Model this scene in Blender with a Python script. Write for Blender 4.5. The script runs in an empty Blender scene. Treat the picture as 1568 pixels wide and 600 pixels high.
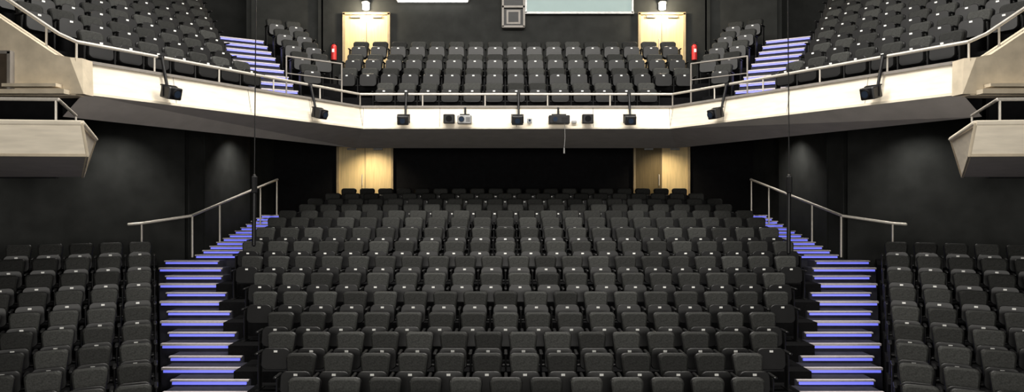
import bpy, math, random
from mathutils import Vector, Matrix
random.seed(4)
H0 = 3.3   # camera eye height above stalls floor; heights below are given relative to the eye

# ------------------------------------------------------------------ materials
def mat(name, col, rough=0.6, metal=0.0, var=0.0, scale=8.0, bump=0.0, emit=None, estr=0.0, objrand=False, stretch=None, spec=0.5):
    m = bpy.data.materials.new(name); m.use_nodes = True
    nt = m.node_tree; b = nt.nodes['Principled BSDF']
    b.inputs['Base Color'].default_value = (*col, 1)
    b.inputs['Roughness'].default_value = rough
    b.inputs['Metallic'].default_value = metal
    b.inputs['Specular IOR Level'].default_value = spec
    tc = nt.nodes.new('ShaderNodeTexCoord')
    n = nt.nodes.new('ShaderNodeTexNoise'); n.inputs['Scale'].default_value = scale; n.inputs['Detail'].default_value = 5
    if stretch:
        mp = nt.nodes.new('ShaderNodeMapping'); mp.inputs['Scale'].default_value = stretch
        nt.links.new(tc.outputs['Object'], mp.inputs['Vector']); nt.links.new(mp.outputs[0], n.inputs['Vector'])
    else:
        nt.links.new(tc.outputs['Object'], n.inputs['Vector'])
    r = nt.nodes.new('ShaderNodeValToRGB')
    r.color_ramp.elements[0].position = 0.3; r.color_ramp.elements[1].position = 0.7
    r.color_ramp.elements[0].color = (*[max(0, c*(1-var)) for c in col], 1)
    r.color_ramp.elements[1].color = (*[min(1, c*(1+var)) for c in col], 1)
    nt.links.new(n.outputs['Fac'], r.inputs[0])
    out = r.outputs[0]
    if objrand:
        oi = nt.nodes.new('ShaderNodeObjectInfo')
        mr = nt.nodes.new('ShaderNodeMapRange'); mr.inputs[3].default_value = 0.6; mr.inputs[4].default_value = 1.5
        nt.links.new(oi.outputs['Random'], mr.inputs[0])
        mx = nt.nodes.new('ShaderNodeVectorMath'); mx.operation = 'SCALE'
        nt.links.new(out, mx.inputs[0]); nt.links.new(mr.outputs[0], mx.inputs['Scale']); out = mx.outputs[0]
    nt.links.new(out, b.inputs['Base Color'])
    if bump:
        bp = nt.nodes.new('ShaderNodeBump'); bp.inputs['Strength'].default_value = bump; bp.inputs['Distance'].default_value = 0.01
        nt.links.new(n.outputs['Fac'], bp.inputs['Height']); nt.links.new(bp.outputs[0], b.inputs['Normal'])
    if emit:
        b.inputs['Emission Color'].default_value = (*emit, 1); b.inputs['Emission Strength'].default_value = estr
    return m

M_FABRIC = mat('seat_fabric', (0.0275, 0.0280, 0.0265), 0.75, var=0.35, scale=45, bump=0.4, objrand=True, spec=0.14)
M_SHELL = mat('seat_shell', (0.008, 0.008, 0.0085), 0.4, var=0.1, spec=0.35)
M_PAN = mat('seat_pan_fabric', (0.008, 0.008, 0.008), 0.8, var=0.25, scale=60, objrand=True, spec=0.08)
M_TAG = mat('seat_number_tag', (0.9, 0.9, 0.87), 0.3, var=0.05)
M_CARPET = mat('dark_carpet', (0.006, 0.006, 0.0065), 0.95, var=0.3, scale=40, spec=0.05)
M_BLACK = mat('black_paint', (0.006, 0.006, 0.0068), 0.8, var=0.2, spec=0.08)
M_WALL = mat('charcoal_wall', (0.023, 0.024, 0.023), 0.8, var=0.2, scale=2.5, bump=0.1, spec=0.10)
M_CREAM = mat('cream_panel', (0.80, 0.72, 0.59), 0.5, var=0.11, scale=2.2, stretch=(1, 1, 7))
M_CONC = mat('cream_concrete', (0.56, 0.48, 0.36), 0.8, var=0.15, scale=4, bump=0.2)
M_SOFF = mat('grey_soffit', (0.46, 0.425, 0.40), 0.8, var=0.08, scale=3)
M_TRIM = mat('grey_trim', (0.22, 0.20, 0.18), 0.5, var=0.1)
M_STEEL = mat('brushed_steel', (0.60, 0.56, 0.50), 0.4, metal=0.35, var=0.08, scale=20)
M_NOSE = mat('step_nosing', (0.58, 0.53, 0.55), 0.45, var=0.1, scale=20)
M_LED = mat('led_blue', (0.25, 0.25, 0.7), 0.4, emit=(0.13, 0.15, 0.82), estr=1.0)
M_TREAD = mat('step_riser', (0.03, 0.03, 0.04), 0.7, var=0.2, spec=0.15)
M_WOOD = mat('door_wood', (0.64, 0.48, 0.24), 0.45, var=0.12, scale=3, stretch=(8, 8, 0.6))
M_WOOD_SHADE = mat('door_wood_shaded', (0.13, 0.095, 0.045), 0.5, var=0.15, scale=3, stretch=(8, 8, 0.6), spec=.2)  # same door wood with shade put into the colour, for one leaf
M_FRAME = mat('door_frame', (0.36, 0.27, 0.15), 0.5, var=0.1)
M_GEAR = mat('black_equipment', (0.008, 0.008, 0.009), 0.4, var=0.2, spec=0.3)
M_GREY = mat('grey_equipment', (0.3, 0.3, 0.3), 0.35, metal=0.4, var=0.15)
M_GLASSD = mat('lens_glass', (0.02, 0.03, 0.05), 0.05)
M_RED = mat('extinguisher_red', (0.55, 0.03, 0.03), 0.3, var=0.05)
M_LAMP = mat('lamp_glow', (1, 1, 1), 0.3, emit=(1, 0.96, 0.88), estr=10)
M_BOOTH = mat('booth_glass', (0.05, 0.06, 0.06), 0.4, var=0.2, scale=3, emit=(0.62, 0.78, 0.72), estr=0.6, spec=0.1)
M_BROWN = mat('brown_opening', (0.05, 0.035, 0.022), 0.7, var=0.2)

# ------------------------------------------------------------------ mesh builder
class MB:
    def __init__(s): s.v = []; s.f = []; s.m = []; s.mats = []; s.sm = []
    def mi(s, m):
        if m not in s.mats: s.mats.append(m)
        return s.mats.index(m)
    def poly(s, verts, faces, m, smooth=False):
        o = len(s.v); s.v += [tuple(v) for v in verts]; k = s.mi(m)
        for f in faces: s.f.append([o+i for i in f]); s.m.append(k); s.sm.append(smooth)
    def box(s, c, size, m, rz=0.0, rx=0.0, bev=0.0):
        hx, hy, hz = [a/2 for a in size]
        R = Matrix.Rotation(rz, 3, 'Z') @ Matrix.Rotation(rx, 3, 'X')
        if bev <= 0:
            vs = [Vector((x, y, z)) for z in (-hz, hz) for x, y in ((-hx, -hy), (hx, -hy), (hx, hy), (-hx, hy))]
            fs = [(3, 2, 1, 0), (4, 5, 6, 7), (0, 1, 5, 4), (1, 2, 6, 5), (2, 3, 7, 6), (3, 0, 4, 7)]
        else:
            b = min(bev, hx*.9, hy*.9, hz*.9)
            def ring(ix, z):
                x, y = hx-ix, hy-ix
                return [Vector(p) for p in ((-x+b, -y, z), (x-b, -y, z), (x, -y+b, z), (x, y-b, z), (x-b, y, z), (-x+b, y, z), (-x, y-b, z), (-x, -y+b, z))]
            vs = ring(b*.5, -hz)+ring(0, -hz+b*.7)+ring(0, hz-b*.7)+ring(b*.5, hz)
            fs = [tuple(range(7, -1, -1)), tuple(range(24, 32))]
            for r in range(3):
                for i in range(8):
                    j = (i+1) % 8; fs.append((r*8+i, r*8+j, r*8+8+j, r*8+8+i))
        s.poly([R @ v + Vector(c) for v in vs], fs, m)
    def cyl(s, p1, p2, r, m, n=8, r2=None):
        p1, p2 = Vector(p1), Vector(p2); d = (p2-p1)
        if d.length < 1e-6: return
        q = d.to_track_quat('Z', 'Y').to_matrix(); r2 = r if r2 is None else r2
        vs = [p1+q @ Vector((math.cos(a)*r, math.sin(a)*r, 0)) for a in [2*math.pi*i/n for i in range(n)]]
        vs += [p2+q @ Vector((math.cos(a)*r2, math.sin(a)*r2, 0)) for a in [2*math.pi*i/n for i in range(n)]]
        s.poly(vs, [(i, (i+1) % n, n+(i+1) % n, n+i) for i in range(n)], m, True)
        s.poly(vs, [tuple(range(n-1, -1, -1)), tuple(range(n, 2*n))], m)
    def ball(s, c, r, m, n=8):
        vs = []; fs = []
        for i in range(n//2+1):
            t = math.pi*i/(n//2)
            for j in range(n):
                a = 2*math.pi*j/n
                vs.append(Vector(c)+Vector((math.sin(t)*math.cos(a), math.sin(t)*math.sin(a), -math.cos(t)))*r)
        for i in range(n//2):
            for j in range(n):
                fs.append((i*n+j, i*n+(j+1) % n, (i+1)*n+(j+1) % n, (i+1)*n+j))
        s.poly(vs, fs, m, True)
    def tube(s, pts, r, m, n=10):
        for a, b in zip(pts, pts[1:]): s.cyl(a, b, r, m, n)
        for p in pts: s.ball(p, r*1.01, m, 8)
    def plate(s, outline, y0, y1, e, m, M=Matrix.Identity(4)):
        """outline (x,z) extruded in y with softened edges"""
        cx = sum(p[0] for p in outline)/len(outline); cz = sum(p[1] for p in outline)/len(outline); n = len(outline)
        W = max(p[0] for p in outline)-cx
        k = 1-e/W
        def ring(y, kk): return [M @ Vector((cx+(x-cx)*kk, y, cz+(z-cz)*kk)) for x, z in outline]
        vs = ring(y0, k)+ring(y0+e*.8, 1)+ring(y1-e*.8, 1)+ring(y1, k)
        fs = [(r*n+i, r*n+(i+1) % n, (r+1)*n+(i+1) % n, (r+1)*n+i) for r in range(3) for i in range(n)]
        s.poly(vs, fs, m, True)
        s.poly(vs, [tuple(range(n-1, -1, -1)), tuple(range(3*n, 4*n))], m)
    def prism(s, pts, z0, z1, m, mtop=None):
        n = len(pts)
        vs = [(x, y, z0) for x, y in pts]+[(x, y, z1) for x, y in pts]
        s.poly(vs, [(i, (i+1) % n, n+(i+1) % n, n+i) for i in range(n)]+[tuple(range(n-1, -1, -1))], m)
        s.poly(vs, [tuple(range(n, 2*n))], mtop or m)
    def mesh(s, name):
        me = bpy.data.meshes.new(name); me.from_pydata(s.v, [], s.f)
        for m in s.mats: me.materials.append(m)
        me.polygons.foreach_set('material_index', s.m); me.polygons.foreach_set('use_smooth', s.sm)
        me.update(); return me
    def obj(s, name):
        me = s.mesh(name); o = bpy.data.objects.new(name, me)
        bpy.context.scene.collection.objects.link(o); return o

def Z(h): return h+H0
def P(x, y, h): return Vector((x, y, h+H0))

# ------------------------------------------------------------------ theatre seat
def rounded(w, z0, z1, r, flare=0.0, n=5):
    pts = []
    for cx, cz, a0 in ((w/2-r, z0+r, -90), (w/2-r, z1-r, 0), (-w/2+r, z1-r, 90), (-w/2+r, z0+r, 180)):
        for i in range(n+1):
            a = math.radians(a0+90*i/n)
            x = cx+r*math.cos(a); z = cz+r*math.sin(a)
            t = (z-z0)/(z1-z0); pts.append((x*(1-flare*(1-t)), z))
    return pts
def seat_mesh():
    b = MB()
    tilt = Matrix.Translation((0, -0.02, 0.36)) @ Matrix.Rotation(math.radians(-11), 4, 'X') @ Matrix.Translation((0, 0, -0.36))
    b.plate(rounded(0.475, 0.34, 0.87, 0.085, 0.26), 0.0, 0.045, 0.018, M_SHELL, tilt)      # outer shell
    b.plate(rounded(0.455, 0.36, 0.86, 0.085, 0.26), -0.06, 0.008, 0.028, M_FABRIC, tilt)   # upholstered back
    t2 = Matrix.Translation((0, -0.15, 0.36)) @ Matrix.Rotation(math.radians(-4), 4, 'X') @ Matrix.Translation((0, 0, -0.36))
    b.plate(rounded(0.42, 0.33, 0.645, 0.085, -0.04), -0.10, 0.0, 0.03, M_PAN, t2)       # tipped-up pan
    b.plate(rounded(0.435, 0.325, 0.655, 0.085, -0.04), -0.122, -0.098, 0.010, M_SHELL, t2)
    c = t2 @ Vector((0, -0.125, 0.605)); b.box(c, (0.055, 0.006, 0.03), M_TAG)
    # standard with armrest (shared, left side)
    b.box((-0.275, -0.16, 0.28), (0.03, 0.16, 0.56), M_SHELL, bev=0.012)
    b.box((-0.275, -0.19, 0.585), (0.05, 0.32, 0.03), M_SHELL, bev=0.014)
    b.box((-0.275, -0.16, 0.012), (0.06, 0.30, 0.024), M_SHELL)
    b.cyl((-0.26, -0.13, 0.37), (0.26, -0.13, 0.37), 0.02, M_SHELL, 6)
    return b.mesh('theatre_seat')
def arm_mesh():
    b = MB()
    b.box((0, -0.16, 0.28), (0.03, 0.16, 0.56), M_SHELL, bev=0.012)
    b.box((0, -0.19, 0.585), (0.05, 0.32, 0.03), M_SHELL, bev=0.014)
    b.box((0, -0.16, 0.012), (0.06, 0.30, 0.024), M_SHELL)
    return b.mesh('seat_armrest')
SEAT = seat_mesh(); ARM = arm_mesh(); SP = 0.55
def bank():
    e = bpy.data.objects.new('theatre_seats', None); bpy.context.scene.collection.objects.link(e); e.empty_display_size = .2
    return e
def put(parent, me, x, y, h, rz, nm):
    o = bpy.data.objects.new(nm, me); bpy.context.scene.collection.objects.link(o)
    o.location = P(x, y, h); o.rotation_euler = (0, 0, rz); o.parent = parent; return o
def seat_line(parent, pts, rz, h):
    """pts ordered towards the seat's +x; closes the run with an armrest"""
    for (x, y) in pts: put(parent, SEAT, x, y, h, rz+random.uniform(-.012, .012), 'seat')
    if pts:
        x, y = pts[-1]; put(parent, ARM, x+math.cos(rz)*SP/2, y+math.sin(rz)*SP/2, h, rz, 'armrest')

# ------------------------------------------------------------------ stalls rake
KN = [(6, -3.45), (10, -3.33), (11.5, -3.07), (12.7, -2.82), (17.4, -1.43), (22.5, -0.55), (30, -0.5)]
def F(D):
    if D <= KN[0][0]: return KN[0][1]
    for (a, fa), (b, fb) in zip(KN, KN[1:]):
        if D <= b: return fa+(fb-fa)*(D-a)/(b-a)
    return KN[-1][1]
def aisle(D): return 5.0+0.479*(D-11.7)
floor = MB(); floor.box((0, 9, Z(-3.65)), (34, 34, 0.2), M_CARPET); floor.obj('floor')
rake = MB(); ctr = bank()
for i in range(-1, 15):
    D = 10+0.86*i; h = F(D)
    hw = aisle(D)-0.75 if D < 16 else 6.3
    y1 = 24.0 if i == 14 else D+0.26
    rake.box((0, (D-.6+y1)/2, (Z(-3.55)+Z(h))/2), (2*(hw+.02), y1-(D-.6), h+3.55), M_CARPET)
    shw = hw if D < 18 else hw-(D-18)*0.2
    n = int(2*shw/SP)
    seat_line(ctr, [((k-(n-1)/2)*SP, D) for k in range(n)], 0, h)
# side banks, rotated towards the stage
a = Vector((-0.4316, 0.902)); w = Vector((-0.902, -0.4316))
for s in (-1, 1):
    bk = bank(); th = math.atan2(.4316, .902)
    for m in range(0, 10):
        Da = 15.95-0.775*m; h = F(Da+.05)
        E = Vector((-(aisle(Da)+0.78), Da))
        L = 7.0
        pts = []
        for j in range(11):
            q = E+w*(0.32+SP*j); pts.append(q)
        c = E+w*(L/2)-a*0.17
        rake.box((c.x if s < 0 else -c.x, c.y, (Z(-3.55)+Z(h))/2), (L, 0.86, h+3.55), M_CARPET, rz=th if s < 0 else -th)
        if s < 0: seat_line(bk, [(q.x, q.y) for q in reversed(pts)], th, h)
        else: seat_line(bk, [(-q.x, q.y) for q in pts], -th, h)
    # walkway behind the side banks
    q0 = Vector((-(aisle(16.6)+.75), 16.6)); pl = [q0, q0+w*7, q0+w*7+a*3.0, q0+a*2.4]
    pl = [(-p.x, p.y) for p in pl] if s > 0 else [(p.x, p.y) for p in pl]
    rake.prism(pl if s < 0 else pl[::-1], Z(-3.55), Z(-1.55), M_CARPET)
rake.obj('seating_rake')

# aisle stairs with lit nosings
def stairs_obj(s):
    b = MB()
    def step(x, y, h, wd, dp=0.44, rz=0.0, base=-3.5, thin=False):
        b.box((x, y+dp/2, (Z(base)+Z(h))/2), (wd, dp, h-base), M_TREAD, rz=rz)
        b.box((x, y, Z(h)-.002), (wd-.02, 0.075, 0.024 if thin else 0.04), M_NOSE, rz=rz)
        b.box((x, y-.008, Z(h)-0.046), (wd-.08, 0.05, 0.04), M_LED, rz=rz)
    D = 9.75; j = 0
    while D < 17.3:
        step(s*(aisle(D)+(0 if j % 2 == 0 else -.05)), D, F(D+.1), 1.44 if j % 2 == 0 else 1.27, thin=j % 2 == 1)
        D += 0.43; j += 1
    while D < 22.6:
        step(s*7.0, D, F(D+.1), 1.25, thin=True); D += 0.43
    b.box((s*7.0, 23.3, (Z(-3.5)+Z(-.56))/2), (1.3, 1.35, 2.94), M_CARPET)
    return b.obj('aisle_stairs')
for s in (-1, 1): stairs_obj(s)

# stalls handrails
for s in (-1, 1):
    b = MB()
    pts = [P(s*7.15, 22.3, .50), P(s*7.72, 17.5, -.47), P(s*8.65, 17.0, -.63), P(s*8.9, 16.9, -.65)]
    b.tube(pts, 0.034, M_STEEL)
    for t in (0.01, .24, .72, .99):
        p = pts[0].lerp(pts[1], t); b.cyl(p, (p.x, p.y, Z(F(p.y)-.05)), 0.025, M_STEEL)
    b.cyl(pts[2], (pts[2].x, pts[2].y, Z(-1.56)), 0.025, M_STEEL)
    b.obj('handrail')

# ------------------------------------------------------------------ walls
def wall_strip(b, pts, z0, z1, m, t=0.15):
    for (x0, y0), (x1, y1) in zip(pts, pts[1:]):
        d = Vector((x1-x0, y1-y0)).normalized(); n = Vector((d.y, -d.x))
        q = [(x0, y0), (x1, y1), (x1-n.x*t, y1-n.y*t), (x0-n.x*t, y0-n.y*t)]
        b.prism(q, z0, z1, m)
for s, nm in ((-1, 'wall_left'), (1, 'wall_right')):
    b = MB()
    # the pier beside the upper stair stands proud and faces the house
    low = [(-8.0, 24.2), (-8.35, 22.0), (-7.92, 21.7), (-8.15, 19.0), (-8.35, 18.6), (-15.9, 15.3), (-16, -6)]
    up = [(-5.8, 22.4), (-5.8, 22.8), (-7.9, 22.2), (-8.0, 24.2), (-16, 22), (-16, 15)]
    for pl, z0, z1 in ((low, Z(-3.6), Z(1.86)), (up, Z(1.96), Z(9))):
        wall_strip(b, [(x*-s, y) for x, y in pl], z0, z1, M_WALL, 0.15*(-s))
    b.box((s*16.1, 5, Z(5)), (.2, 22, 8), M_WALL)
    b.obj(nm)
b = MB()
b.box((0, 24.3, Z(-.85)), (16.2, .2, 5.4), M_BLACK)
b.box((0, 22.5, Z(5.45)), (11.7, .2, 7.0), M_WALL)
b.obj('wall_back')
b = MB(); b.box((0, -6.1, Z(2.7)), (32, .2, 12.6), M_BLACK); b.obj('wall_front')
b = MB(); b.box((0, 9, Z(9.1)), (32.4, 31, .2), M_BLACK); b.obj('ceiling')

# ------------------------------------------------------------------ doors
def door(nm, x, y, h, wd, ht, split=0.5, shaded=None):
    b = MB()
    b.box((x-wd*.25, y-.03, Z(h+ht/2)), (wd/2, .06, ht), shaded or M_WOOD)
    b.box((x+wd*.25, y-.03, Z(h+ht/2)), (wd/2, .06, ht), M_WOOD)
    for sx in (-1, 1): b.box((x+sx*(wd/2+.03), y-.05, Z(h+ht/2+.02)), (.07, .12, ht+.06), M_FRAME)
    b.box((x, y-.05, Z(h+ht+.03)), (wd+.12, .12, .07), M_FRAME)
    xs = x-wd/2+wd*split
    b.box((xs, y-.063, Z(h+ht/2)), (.014, .01, ht), M_BROWN)
    b.cyl((xs-.09, y-.11, Z(h+.9)), (xs-.09, y-.11, Z(h+1.25)), .014, M_STEEL)
    for z in (.9, 1.25): b.cyl((xs-.09, y-.11, Z(h+z)), (xs-.09, y-.05, Z(h+z)), .01, M_STEEL)
    b.box((x, y-.065, Z(h+.15)), (wd*.94, .01, .25), M_STEEL)
    b.box((x-wd*.25, y-.09, Z(h+ht-.07)), (.3, .06, .06), M_GREY, bev=.01)
    b.box((x+wd*.25, y-.09, Z(h+ht-.07)), (.3, .06, .06), M_GREY, bev=.01)
    b.obj(nm)
door('door_1', -4.85, 24.2, -.55, 1.72, 2.15); door('door_2', 4.85, 24.2, -.55, 1.72, 2.15, shaded=M_WOOD_SHADE)
door('door_3', -4.47, 22.4, 3.50, 1.30, 1.98); door('door_4', 4.47, 22.4, 3.50, 1.30, 1.98)

# ------------------------------------------------------------------ balcony
B = MB()
FP = [Vector((-7.1, 11.9)), Vector((-3.75, 18.0)), Vector((3.75, 18.0)), Vector((7.1, 11.9))]
SE = [(-7.6, 12.2), (-4.4, 20.2), (4.4, 20.2), (7.6, 12.2)]
def offs(pl, o):
    res = []
    for i, p in enumerate(pl):
        ns = []
        if i > 0: d = (pl[i]-pl[i-1]).normalized(); ns.append(Vector((-d.y, d.x)))
        if i < len(pl)-1: d = (pl[i+1]-pl[i]).normalized(); ns.append(Vector((-d.y, d.x)))
        if len(ns) == 2:
            n = (ns[0]+ns[1]).normalized(); res.append(p+n*(o/n.dot(ns[0])))
        else: res.append(p+ns[0]*o)
    return res
def sweep(prof, m):
    rings = [[(q.x, q.y, Z(h)) for q in offs(FP, o)] for o, h in prof]
    vs = [v for r in rings for v in r]; k = len(FP); fs = []
    for r in range(len(prof)):
        r2 = (r+1) % len(prof)
        for i in range(k-1): fs.append((r*k+i, r*k+i+1, r2*k+i+1, r2*k+i))
    fs.append(tuple(r*k for r in range(len(prof)))); fs.append(tuple(r*k+k-1 for r in range(len(prof)))[::-1])
    B.poly(vs, fs, m)
sweep([(0.0, 1.68), (0.10, 2.16), (0.28, 2.16), (0.28, 1.68)], M_CREAM)
sweep([(0.06, 2.16), (0.06, 2.21), (0.34, 2.21), (0.34, 2.16)], M_TRIM)
sweep([(-0.03, 1.635), (-0.03, 1.68), (0.2, 1.68), (0.2, 1.635)], M_CREAM)
# panel joints
def along(t0, t1, sp, fn):
    d = (t1-t0); L = d.length; n = max(1, round(L/sp))
    for i in range(n+1): fn(t0+d*(i/n), math.atan2(d.y, d.x))
for p0, p1 in zip(FP, FP[1:]):
    def jf(p, ang):
        nn = Vector((-math.sin(ang), math.cos(ang)))
        a0 = p-nn*.004; a1 = p+nn*.094
        e = Vector((math.cos(ang), math.sin(ang)))*.006
        B.poly([(a0.x-e.x, a0.y-e.y, Z(1.68)), (a0.x+e.x, a0.y+e.y, Z(1.68)), (a1.x+e.x, a1.y+e.y, Z(2.16)), (a1.x-e.x, a1.y-e.y, Z(2.16))], [(0, 1, 2, 3)], M_TRIM)
    along(p0, p1, 1.87, jf)
# soffit, dropping to a rear edge, with riser to the under-slab
fb = [(p.x, p.y, Z(1.64)) for p in offs(FP, -0.01)]
sb = [(x, y, Z(1.31)) for x, y in SE]; sc = [(x, y, Z(1.88)) for x, y in SE]
vs = fb+sb+sc
B.poly(vs, [(i, i+1, 4+i+1, 4+i) for i in range(3)], M_SOFF)
B.poly(vs, [(4+i, 5+i, 9+i, 8+i) for i in range(3)], M_BLACK)
for s in (-1, 1):
    q = [(-7.6, 12.2), (-4.4, 20.2), (-4.4, 24.2), (-15.9, 24.2), (-15.9, 12.2)]
    q2 = [(-7.2, 12.2), (-3.9, 18.2), (-3.9, 24.2), (-15.9, 24.2), (-15.9, 12.2)]
    fx = lambda L: [(x, y) for x, y in L] if s < 0 else [(-x, y) for x, y in L][::-1]
    B.prism(fx(q), Z(1.86), Z(1.92), M_BLACK); B.prism(fx(q2), Z(1.92), Z(1.98), M_CARPET)
B.box((0, 22.2, Z(1.89)), (8.8, 4.0, .06), M_BLACK); B.box((0, 21.2, Z(1.95)), (7.8, 6.0, .06), M_CARPET)

# side end walls following the rake
for s in (-1, 1):
    xs = [7.12, 7.45, 12.5]; top = [2.19, 2.25, 5.6]
    vs = []
    for y in (11.75, 12.1):
        for x, t in zip(xs, top): vs += [(s*x, y, Z(1.60)), (s*x, y, Z(t))]
    B.poly(vs, [(0, 2, 3, 1), (2, 4, 5, 3), (6, 7, 9, 8), (8, 9, 11, 10), (1, 3, 9, 7), (3, 5, 11, 9), (0, 1, 7, 6), (0, 6, 8, 2), (2, 8, 10, 4)], M_CONC)
    # wedge block closing the end of the fascia
    B.poly([(s*6.98, 11.72, Z(1.62)), (s*7.2, 11.72, Z(1.62)), (s*7.2, 11.72, Z(2.2)), (s*7.05, 11.80, Z(2.2)), (s*6.98, 12.0, Z(1.62)), (s*7.05, 12.1, Z(2.2)), (s*7.3, 12.1, Z(1.62)), (s*7.3, 12.1, Z(2.2))],
           [(0, 1, 2, 3), (0, 3, 5, 4), (3, 2, 7, 5), (0, 4, 6, 1)], M_CONC)
    B.box((s*8.45, 11.72, Z(1.97)), (.62, .08, .56), M_BROWN)
    for dx in (-.33, .33): B.box((s*(8.45+dx), 11.70, Z(1.97)), (.05, .12, .62), M_TRIM)
    B.box((s*8.45, 11.70, Z(2.27)), (.7, .12, .05), M_TRIM)
    B.box((s*7.75, 11.66, Z(1.74)), (.85, .2, .05), M_CONC)
    B.box((s*9.6, 11.66, Z(1.64)), (4.8, .2, .07), M_CONC)

seats_c = bank()
for k in range(4):
    D = 18.65+.82*k; h = 2.0+.52*k
    y1 = 22.4 if k == 3 else D+.27
    B.box((0, (D-.55+y1)/2, (Z(1.9)+Z(h))/2), (9.5, y1-D+.55, h-1.9), M_CARPET)
    n = 17 if k else 13
    seat_line(seats_c, [((i-(n-1)/2)*SP, D) for i in range(n)], 0, h)
u = Vector((-.53, .848)); v = Vector((.848, .53)); S0 = Vector((-5.4, 17.0))
d = Vector((-.481, -.876)); nrm = Vector((-.876, .481))
for s in (-1, 1):
    def mp(p): return (p.x*(-s), p.y) if s > 0 else (p.x, p.y)
    sg = 1 if s < 0 else -1
    # fan-shaped middle bank
    bk = bank(); th = math.atan2(.53, .848)
    for j in range(1, 6):
        h = 2.0+.45*j; E = S0+v*.68+u*(.35+.82*j); pts = []
        for i in range(6):
            q = E+v*(.3+SP*i)
            if q.x > (-5.1, -5.1, -5.15, -5.5, -5.9, -6.2)[j]: break
            pts.append(q)
        if not pts: continue
        L = len(pts)*SP+.1; c = E+v*(L/2)-u*.15
        x, y = mp(c); B.box((x, y, (Z(1.95)+Z(h))/2), (L, .82, h-1.95), M_CARPET, rz=sg*th)
        if s < 0: seat_line(bk, [mp(q) for q in pts], th, h)
        else: seat_line(bk, [mp(q) for q in reversed(pts)], -th, h)
    # side bank parallel with the side fascia
    bk = bank(); th2 = math.atan2(.876, .481)
    for k in range(7):
        h = 2.0+.47*k; pts = []
        for i in range(-8, 26):
            q = Vector((-3.75, 18.0))+nrm*(.72+.86*k)+d*(.3+SP*i)
            if q.y < 12.45: continue
            if (q-(S0-v*.62)).dot(-v) < .42: continue
            if q.y > 21.3 or q.x < -15: continue
            pts.append(q)
        if not pts: continue
        L = (pts[-1]-pts[0]).length+.7; c = (pts[0]+pts[-1])/2-nrm*.15
        x, y = mp(c); B.box((x, y, (Z(1.95)+Z(h))/2), (L, .86, h-1.95), M_CARPET, rz=sg*th2)
        if s < 0: seat_line(bk, [mp(q) for q in reversed(pts)], th2, h)
        else: seat_line(bk, [mp(q) for q in pts], -th2, h)
    # balcony stairs
    b = MB()
    for j in range(11):
        h = 2.1+.225*j; c = S0+u*(.41*j); x, y = mp(c+u*.2); rz = sg*th
        b.box((x, y, (Z(1.98)+Z(h))/2), (1.2, .41, h-1.98), M_TREAD, rz=rz)
        x, y = mp(c); b.box((x, y, Z(h)-.003), (1.18, .06, .03), M_NOSE, rz=rz)
        x, y = mp(c-u*.006); b.box((x, y, Z(h)-.045), (1.14, .05, .04), M_LED, rz=rz)
    c = S0+u*5.2; x, y = mp(c); b.box((x, y, (Z(1.98)+Z(4.36))/2), (1.2, 1.3, 2.38), M_CARPET, rz=sg*th)
    b.obj('balcony_stairs')
    # barrier in front of the fan bank
    b = MB()
    p0 = Vector((-5.45, 17.45)); p1 = Vector((-4.3, 18.17))
    A0 = (*mp(p0), Z(3.3)); A1 = (*mp(p1), Z(3.25))
    b.tube([(*mp(p0), Z(2.2)), A0, A1, (*mp(p1), Z(1.97))], .02, M_TRIM)
    b.tube([(*mp(p0), Z(2.9)), (*mp(p1), Z(2.85))], .014, M_TRIM)
    b.obj('safety_rail')
B.obj('balcony')

# balcony front rail
b = MB()
rp = offs(FP, .16)
b.tube([P(p.x, p.y, 2.5) for p in rp], .03, M_STEEL)
for p0, p1 in zip(rp, rp[1:]):
    along(p0, p1, 1.45, lambda p, a_: b.cyl(P(p.x, p.y, 2.19), P(p.x, p.y, 2.5), .018, M_STEEL))
for s in (-1, 1):
    p = rp[0] if s < 0 else rp[-1]
    q = [P(p.x, p.y, 2.5), P(s*7.5, 11.93, 2.62), P(s*12.4, 11.93, 5.9)]
    b.tube(q, .03, M_STEEL)
    for x in (7.7, 8.9, 10.1): 
        z = 2.62+(x-7.5)*.669; b.cyl(P(s*x, 11.93, z-.4), P(s*x, 11.93, z), .018, M_STEEL)
b.obj('balcony_rail')

# ------------------------------------------------------------------ side boxes
for s in (-1, 1):
    b = MB()
    A_ = P(s*5.45, 9.0, .89); A2 = P(s*12, 8.8, .95); B_ = P(s*5.45, 9.12, .50); B2 = P(s*12, 8.95, .53)
    C_ = P(s*6.72, 11.6, .89); E_ = P(s*7.15, 12.0, .31); C2 = P(s*12, 11.6, .95); E2 = P(s*12, 12.0, .31)
    vs = [A_, A2, B_, B2, C_, E_, C2, E2]
    b.poly(vs, [(0, 1, 3, 2), (0, 2, 5, 4)], M_CREAM)
    b.poly(vs, [(2, 3, 7, 5), (4, 5, 7, 6)], M_SOFF); b.poly(vs, [(0, 4, 6, 1)], M_CARPET)
    b.poly(vs, [(1, 6, 7, 3)], M_SOFF)
    def lip(p, q, hh, m): b.cyl(p, q, hh, m, 6)
    for p, q in ((A_, A2), (A_, C_), ): lip(p, q, .035, M_CREAM)
    for p, q in ((B_, B2), (B_, E_), (A_, B_), (C_, E_)): lip(p, q, .02, M_CONC)
    # black panel added to darken the gap between box and balcony slab
    b.box(P(s*11.75, 12.14, .95), (8.2, .08, 1.32), M_BLACK)
    b.obj('side_box')
    b = MB()
    r0 = P(s*12, 9.2, 1.27); r1 = P(s*5.95, 9.35, 1.22); r2 = P(s*6.8, 11.2, 1.22)
    b.tube([r0, r1, r2], .022, M_STEEL)
    for t in (.2, .42, .62, .82, .995):
        p = r0.lerp(r1, t); b.cyl(p, (p.x, p.y, Z(.91)), .016, M_STEEL)
    b.cyl(r2, (r2.x, r2.y, Z(.9)), .016, M_STEEL)
    b.obj('side_box_rail')

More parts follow.
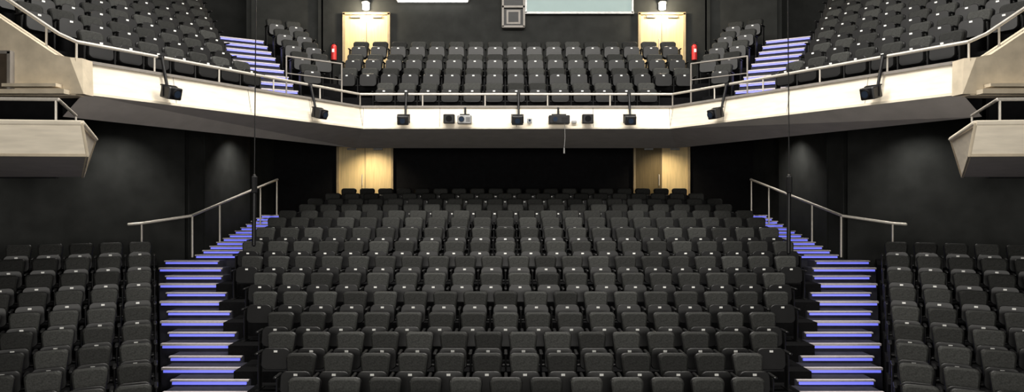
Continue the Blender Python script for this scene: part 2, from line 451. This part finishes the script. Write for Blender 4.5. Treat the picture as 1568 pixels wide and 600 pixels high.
# ------------------------------------------------------------------ equipment on the fascia
def fixture(x, y, rz, nm='stage_speaker', tilt=.25):
    b = MB(); R = Matrix.Rotation(rz, 3, 'Z')
    def T(p): return R @ Vector(p)+Vector((x, y, 0))
    def bx(c, sz, m, bev=0, rx=0): b.box(T((c[0], c[1], Z(c[2]))), sz, m, rz=rz, rx=rx, bev=bev)
    b.cyl(T((0.03, -.06, Z(1.9))), T((0.03, .1, Z(2.50))), .028, M_GEAR)
    bx((0.03, .14, 2.5), (.09, .12, .07), M_GEAR, .01)
    bx((0, -.2, 1.83), (.27, .26, .21), M_GEAR, .02, tilt)
    b.cyl(T((0, -.32, Z(1.80))), T((0, -.37, Z(1.785))), .085, M_GEAR, 14)
    b.cyl(T((0, -.367, Z(1.787))), T((0, -.373, Z(1.785))), .065, M_GLASSD, 14)
    for k in (-1, 1): bx((k*.145, -.15, 1.86), (.015, .04, .2), M_GEAR)
    bx((0, -.12, 1.965), (.3, .04, .02), M_GEAR)
    b.obj(nm)
for x in (-2.73, 0.02, 2.73): fixture(x, 17.98, 0, 'spotlight')
sa = math.atan2(6.1, 3.35)
for s in (-1, 1):
    for D in (16.5, 13.2):
        x = 3.75+(18-D)*.549
        fixture(s*x, D, (sa if s < 0 else -sa), 'spotlight')
def projector(x, w_, col, nm):
    b = MB()
    b.box((x, 17.78, Z(1.83)), (w_, .3, .2), col, bev=.02)
    b.cyl((x-w_*.2, 17.63, Z(1.83)), (x-w_*.2, 17.58, Z(1.83)), .07, M_GEAR, 14)
    b.cyl((x-w_*.2, 17.582, Z(1.83)), (x-w_*.2, 17.576, Z(1.83)), .055, M_GLASSD, 14)
    for i in range(4): b.box((x+w_*.25, 17.625, Z(1.78+.03*i)), (w_*.3, .012, .012), M_GEAR)
    b.box((x, 17.82, Z(1.96)), (w_*.7, .06, .03), M_GEAR); b.box((x, 17.93, Z(1.96)), (.05, .25, .03), M_GEAR)
    b.cyl((x, 17.83, Z(1.92)), (x, 17.83, Z(1.97)), .02, M_GEAR)
    b.box((x, 18.02, Z(2.05)), (.05, .04, .22), M_GEAR)
    b.obj(nm)
projector(-1.25, .34, M_GREY, 'projector'); projector(1.02, .5, M_GEAR, 'projector')
for x in (-1.63, 1.72):
    b = MB(); b.box((x, 17.86, Z(1.86)), (.27, .2, .22), M_GEAR, bev=.02)
    b.cyl((x, 17.765, Z(1.86)), (x, 17.752, Z(1.86)), .075, M_BLACK, 14)
    b.box((x, 17.98, Z(1.86)), (.08, .12, .06), M_GEAR); b.obj('loudspeaker')
b = MB(); b.cyl((.32, 18.02, Z(1.83)), (.32, 17.9, Z(1.83)), .05, M_GREY, 12); b.cyl((.32, 17.905, Z(1.83)), (.32, 17.89, Z(1.83)), .03, M_GLASSD, 10)
b.box((.32, 18.03, Z(1.83)), (.12, .03, .12), M_GREY); b.obj('security_camera')
b = MB(); b.box((1.40, 17.97, Z(1.80)), (.12, .08, .06), M_GREY, bev=.01)
b.tube([P(1.15, 17.7, 1.78), P(1.16, 17.7, 1.4), P(1.14, 17.7, 1.15)], .006, M_GREY, 6); b.cyl(P(1.14, 17.7, 1.15), P(1.14, 17.7, 1.02), .02, M_GREY); b.obj('hanging_cable')

# hanging microphone lines
for x, x2 in ((-4.7, -4.62), (4.72, 4.66)):
    b = MB(); y = 13.0; hb = -.86 if x < 0 else -1.0
    b.cyl(P(x2, y, 9.0), P(x, y, .35), .010, M_GEAR, 6)
    b.tube([P(x, y, .35), P(x-.01, y, hb)], .035, M_GEAR); b.box(P(x, y, .2), (.09, .09, .3), M_GEAR, bev=.02)
    b.obj('hanging_rope')

# ------------------------------------------------------------------ upper back wall fittings
for s in (-1, 1):
    b = MB(); x = s*5.44; y = 22.27; o = .17
    b.cyl(P(x, y, 3.93+o), P(x, y, 4.32+o), .085, M_RED, 12); b.ball(P(x, y, 4.32+o), .085, M_RED, 10)
    b.cyl(P(x, y, 4.36+o), P(x, y, 4.46+o), .025, M_GEAR); b.box(P(x+.03, y, 4.47+o), (.13, .03, .025), M_GEAR)
    b.tube([P(x-.02, y, 4.44+o), P(x-.11, y, 4.35+o), P(x-.11, y, 4.1+o)], .012, M_GEAR, 6)
    b.box(P(x, y-.088, 4.2+o), (.07, .006, .10), M_TAG)
    b.box(P(x, y+.09, 4.2+o), (.06, .06, .3), M_TRIM); b.obj('fire_extinguisher')
    b = MB(); x = s*4.47
    b.box(P(x, 22.36, 5.72), (.2, .08, .14), M_GREY, bev=.01)
    b.cyl(P(x, 22.26, 5.62), P(x, 22.26, 5.80), .10, M_LAMP, 12); b.cyl(P(x, 22.26, 5.80), P(x, 22.26, 5.84), .13, M_GREY, 12); b.obj('wall_lamp')
b = MB()
b.box(P(1.97, 22.36, 6.05), (3.2, .06, 1.0), M_BOOTH)
for z in (5.53, 6.57): b.box(P(1.97, 22.34, z), (3.3, .12, .06), M_GREY)
for x in (.36, 3.58): b.box(P(x, 22.34, 6.05), (.05, .12, 1.05), M_GREY)
b.obj('window_1')
b = MB()
b.box(P(-.02, 22.34, 5.62), (.60, .08, 1.0), M_GEAR)
for x in (-.34, .30): b.box(P(x, 22.30, 5.62), (.06, .16, 1.06), M_TRIM)
for z in (5.10, 5.70, 6.14): b.box(P(-.02, 22.30, z), (.68, .16, .06), M_TRIM)
b.box(P(-.02, 22.29, 5.4), (.42, .02, .42), M_TRIM); b.box(P(-.02, 22.275, 5.4), (.30, .02, .30), M_GEAR); b.obj('window_2')
b = MB()
b.box(P(-2.45, 22.30, 5.93), (2.2, .14, .10), M_GREY, bev=.02); b.box(P(-2.45, 22.24, 5.87), (2.1, .08, .05), M_LAMP); b.obj('strip_light')

# ------------------------------------------------------------------ lights
def light(kind, nm, loc, tgt, energy, col, **kw):
    l = bpy.data.lights.new(nm, kind); l.energy = energy; l.color = col
    for k, val in kw.items(): setattr(l, k, val)
    o = bpy.data.objects.new(nm, l); bpy.context.scene.collection.objects.link(o)
    o.location = loc; o.rotation_euler = (Vector(tgt)-Vector(loc)).to_track_quat('-Z', 'Y').to_euler(); return o
warm = (1, .86, .62); neu = (1, .96, .89)
for x, y, e in ((-4.6, 23.3, 260), (4.9, 23.3, 190), (-7.2, 20.2, 200), (7.2, 20.2, 200), (-9.2, 17.0, 220), (9.2, 17.0, 220), (-12.0, 15.4, 150), (12.0, 15.4, 150)):
    b = MB(); b.cyl(P(x, y, 1.86), P(x, y, 1.80), .09, M_GREY, 14); b.cyl(P(x, y, 1.80), P(x, y, 1.795), .065, M_LAMP, 14); b.obj('downlight')
    light('SPOT', 'downlight_beam', P(x, y, 1.76), P(x*(1 if abs(x) < 6 else 1.06), y+.4, -1), e, warm if abs(x) < 6 else neu, spot_size=math.radians(125), spot_blend=1.0, shadow_soft_size=.06)
for s in (-1, 1):
    light('POINT', 'wall_lamp_light', P(s*4.47, 21.95, 5.6), P(0, 0, 0), 130, warm, shadow_soft_size=.08)
light('AREA', 'house_light', P(0, 12.0, 8.7), P(0, 15.0, -1.0), 2300, neu, shape='RECTANGLE', size=14, size_y=2)
light('AREA', 'balcony_house_light', P(0, 17.5, 8.7), P(0, 19.5, 3), 300, neu, shape='RECTANGLE', size=14, size_y=1.5)
light('AREA', 'stage_fill_light', P(0, -3.5, 0.3), P(0, 15, 2.2), 1500, neu, shape='RECTANGLE', size=10, size_y=2.5)  # added fill from behind the camera, lifts the fascia and soffit
for x, tx, ty in ((-4, -5.6, 15.0), (0, 0, 18.0), (4, 5.6, 15.0)):
    light('SPOT', 'fascia_fill_spot', P(x, 6.5, 8.2), P(tx, ty, 1.3), 850, neu, spot_size=math.radians(42), spot_blend=.7, shadow_soft_size=.25)  # unseen spots added to brighten the balcony fascia

w_ = bpy.data.worlds.new('World'); bpy.context.scene.world = w_; w_.use_nodes = True
w_.node_tree.nodes['Background'].inputs[0].default_value = (.5, .55, .6, 1); w_.node_tree.nodes['Background'].inputs[1].default_value = .02

cam = bpy.data.cameras.new('camera'); co = bpy.data.objects.new('camera', cam); bpy.context.scene.collection.objects.link(co)
co.location = (-.3, 0, H0); co.rotation_euler = (math.pi/2, 0, 0)
cam.sensor_width = 36; cam.lens = 36*1130/1568; cam.shift_x = 12/1568; cam.clip_end = 100
bpy.context.scene.camera = co
bpy.context.scene.view_settings.view_transform = 'Standard'
bpy.context.scene.view_settings.exposure = 0
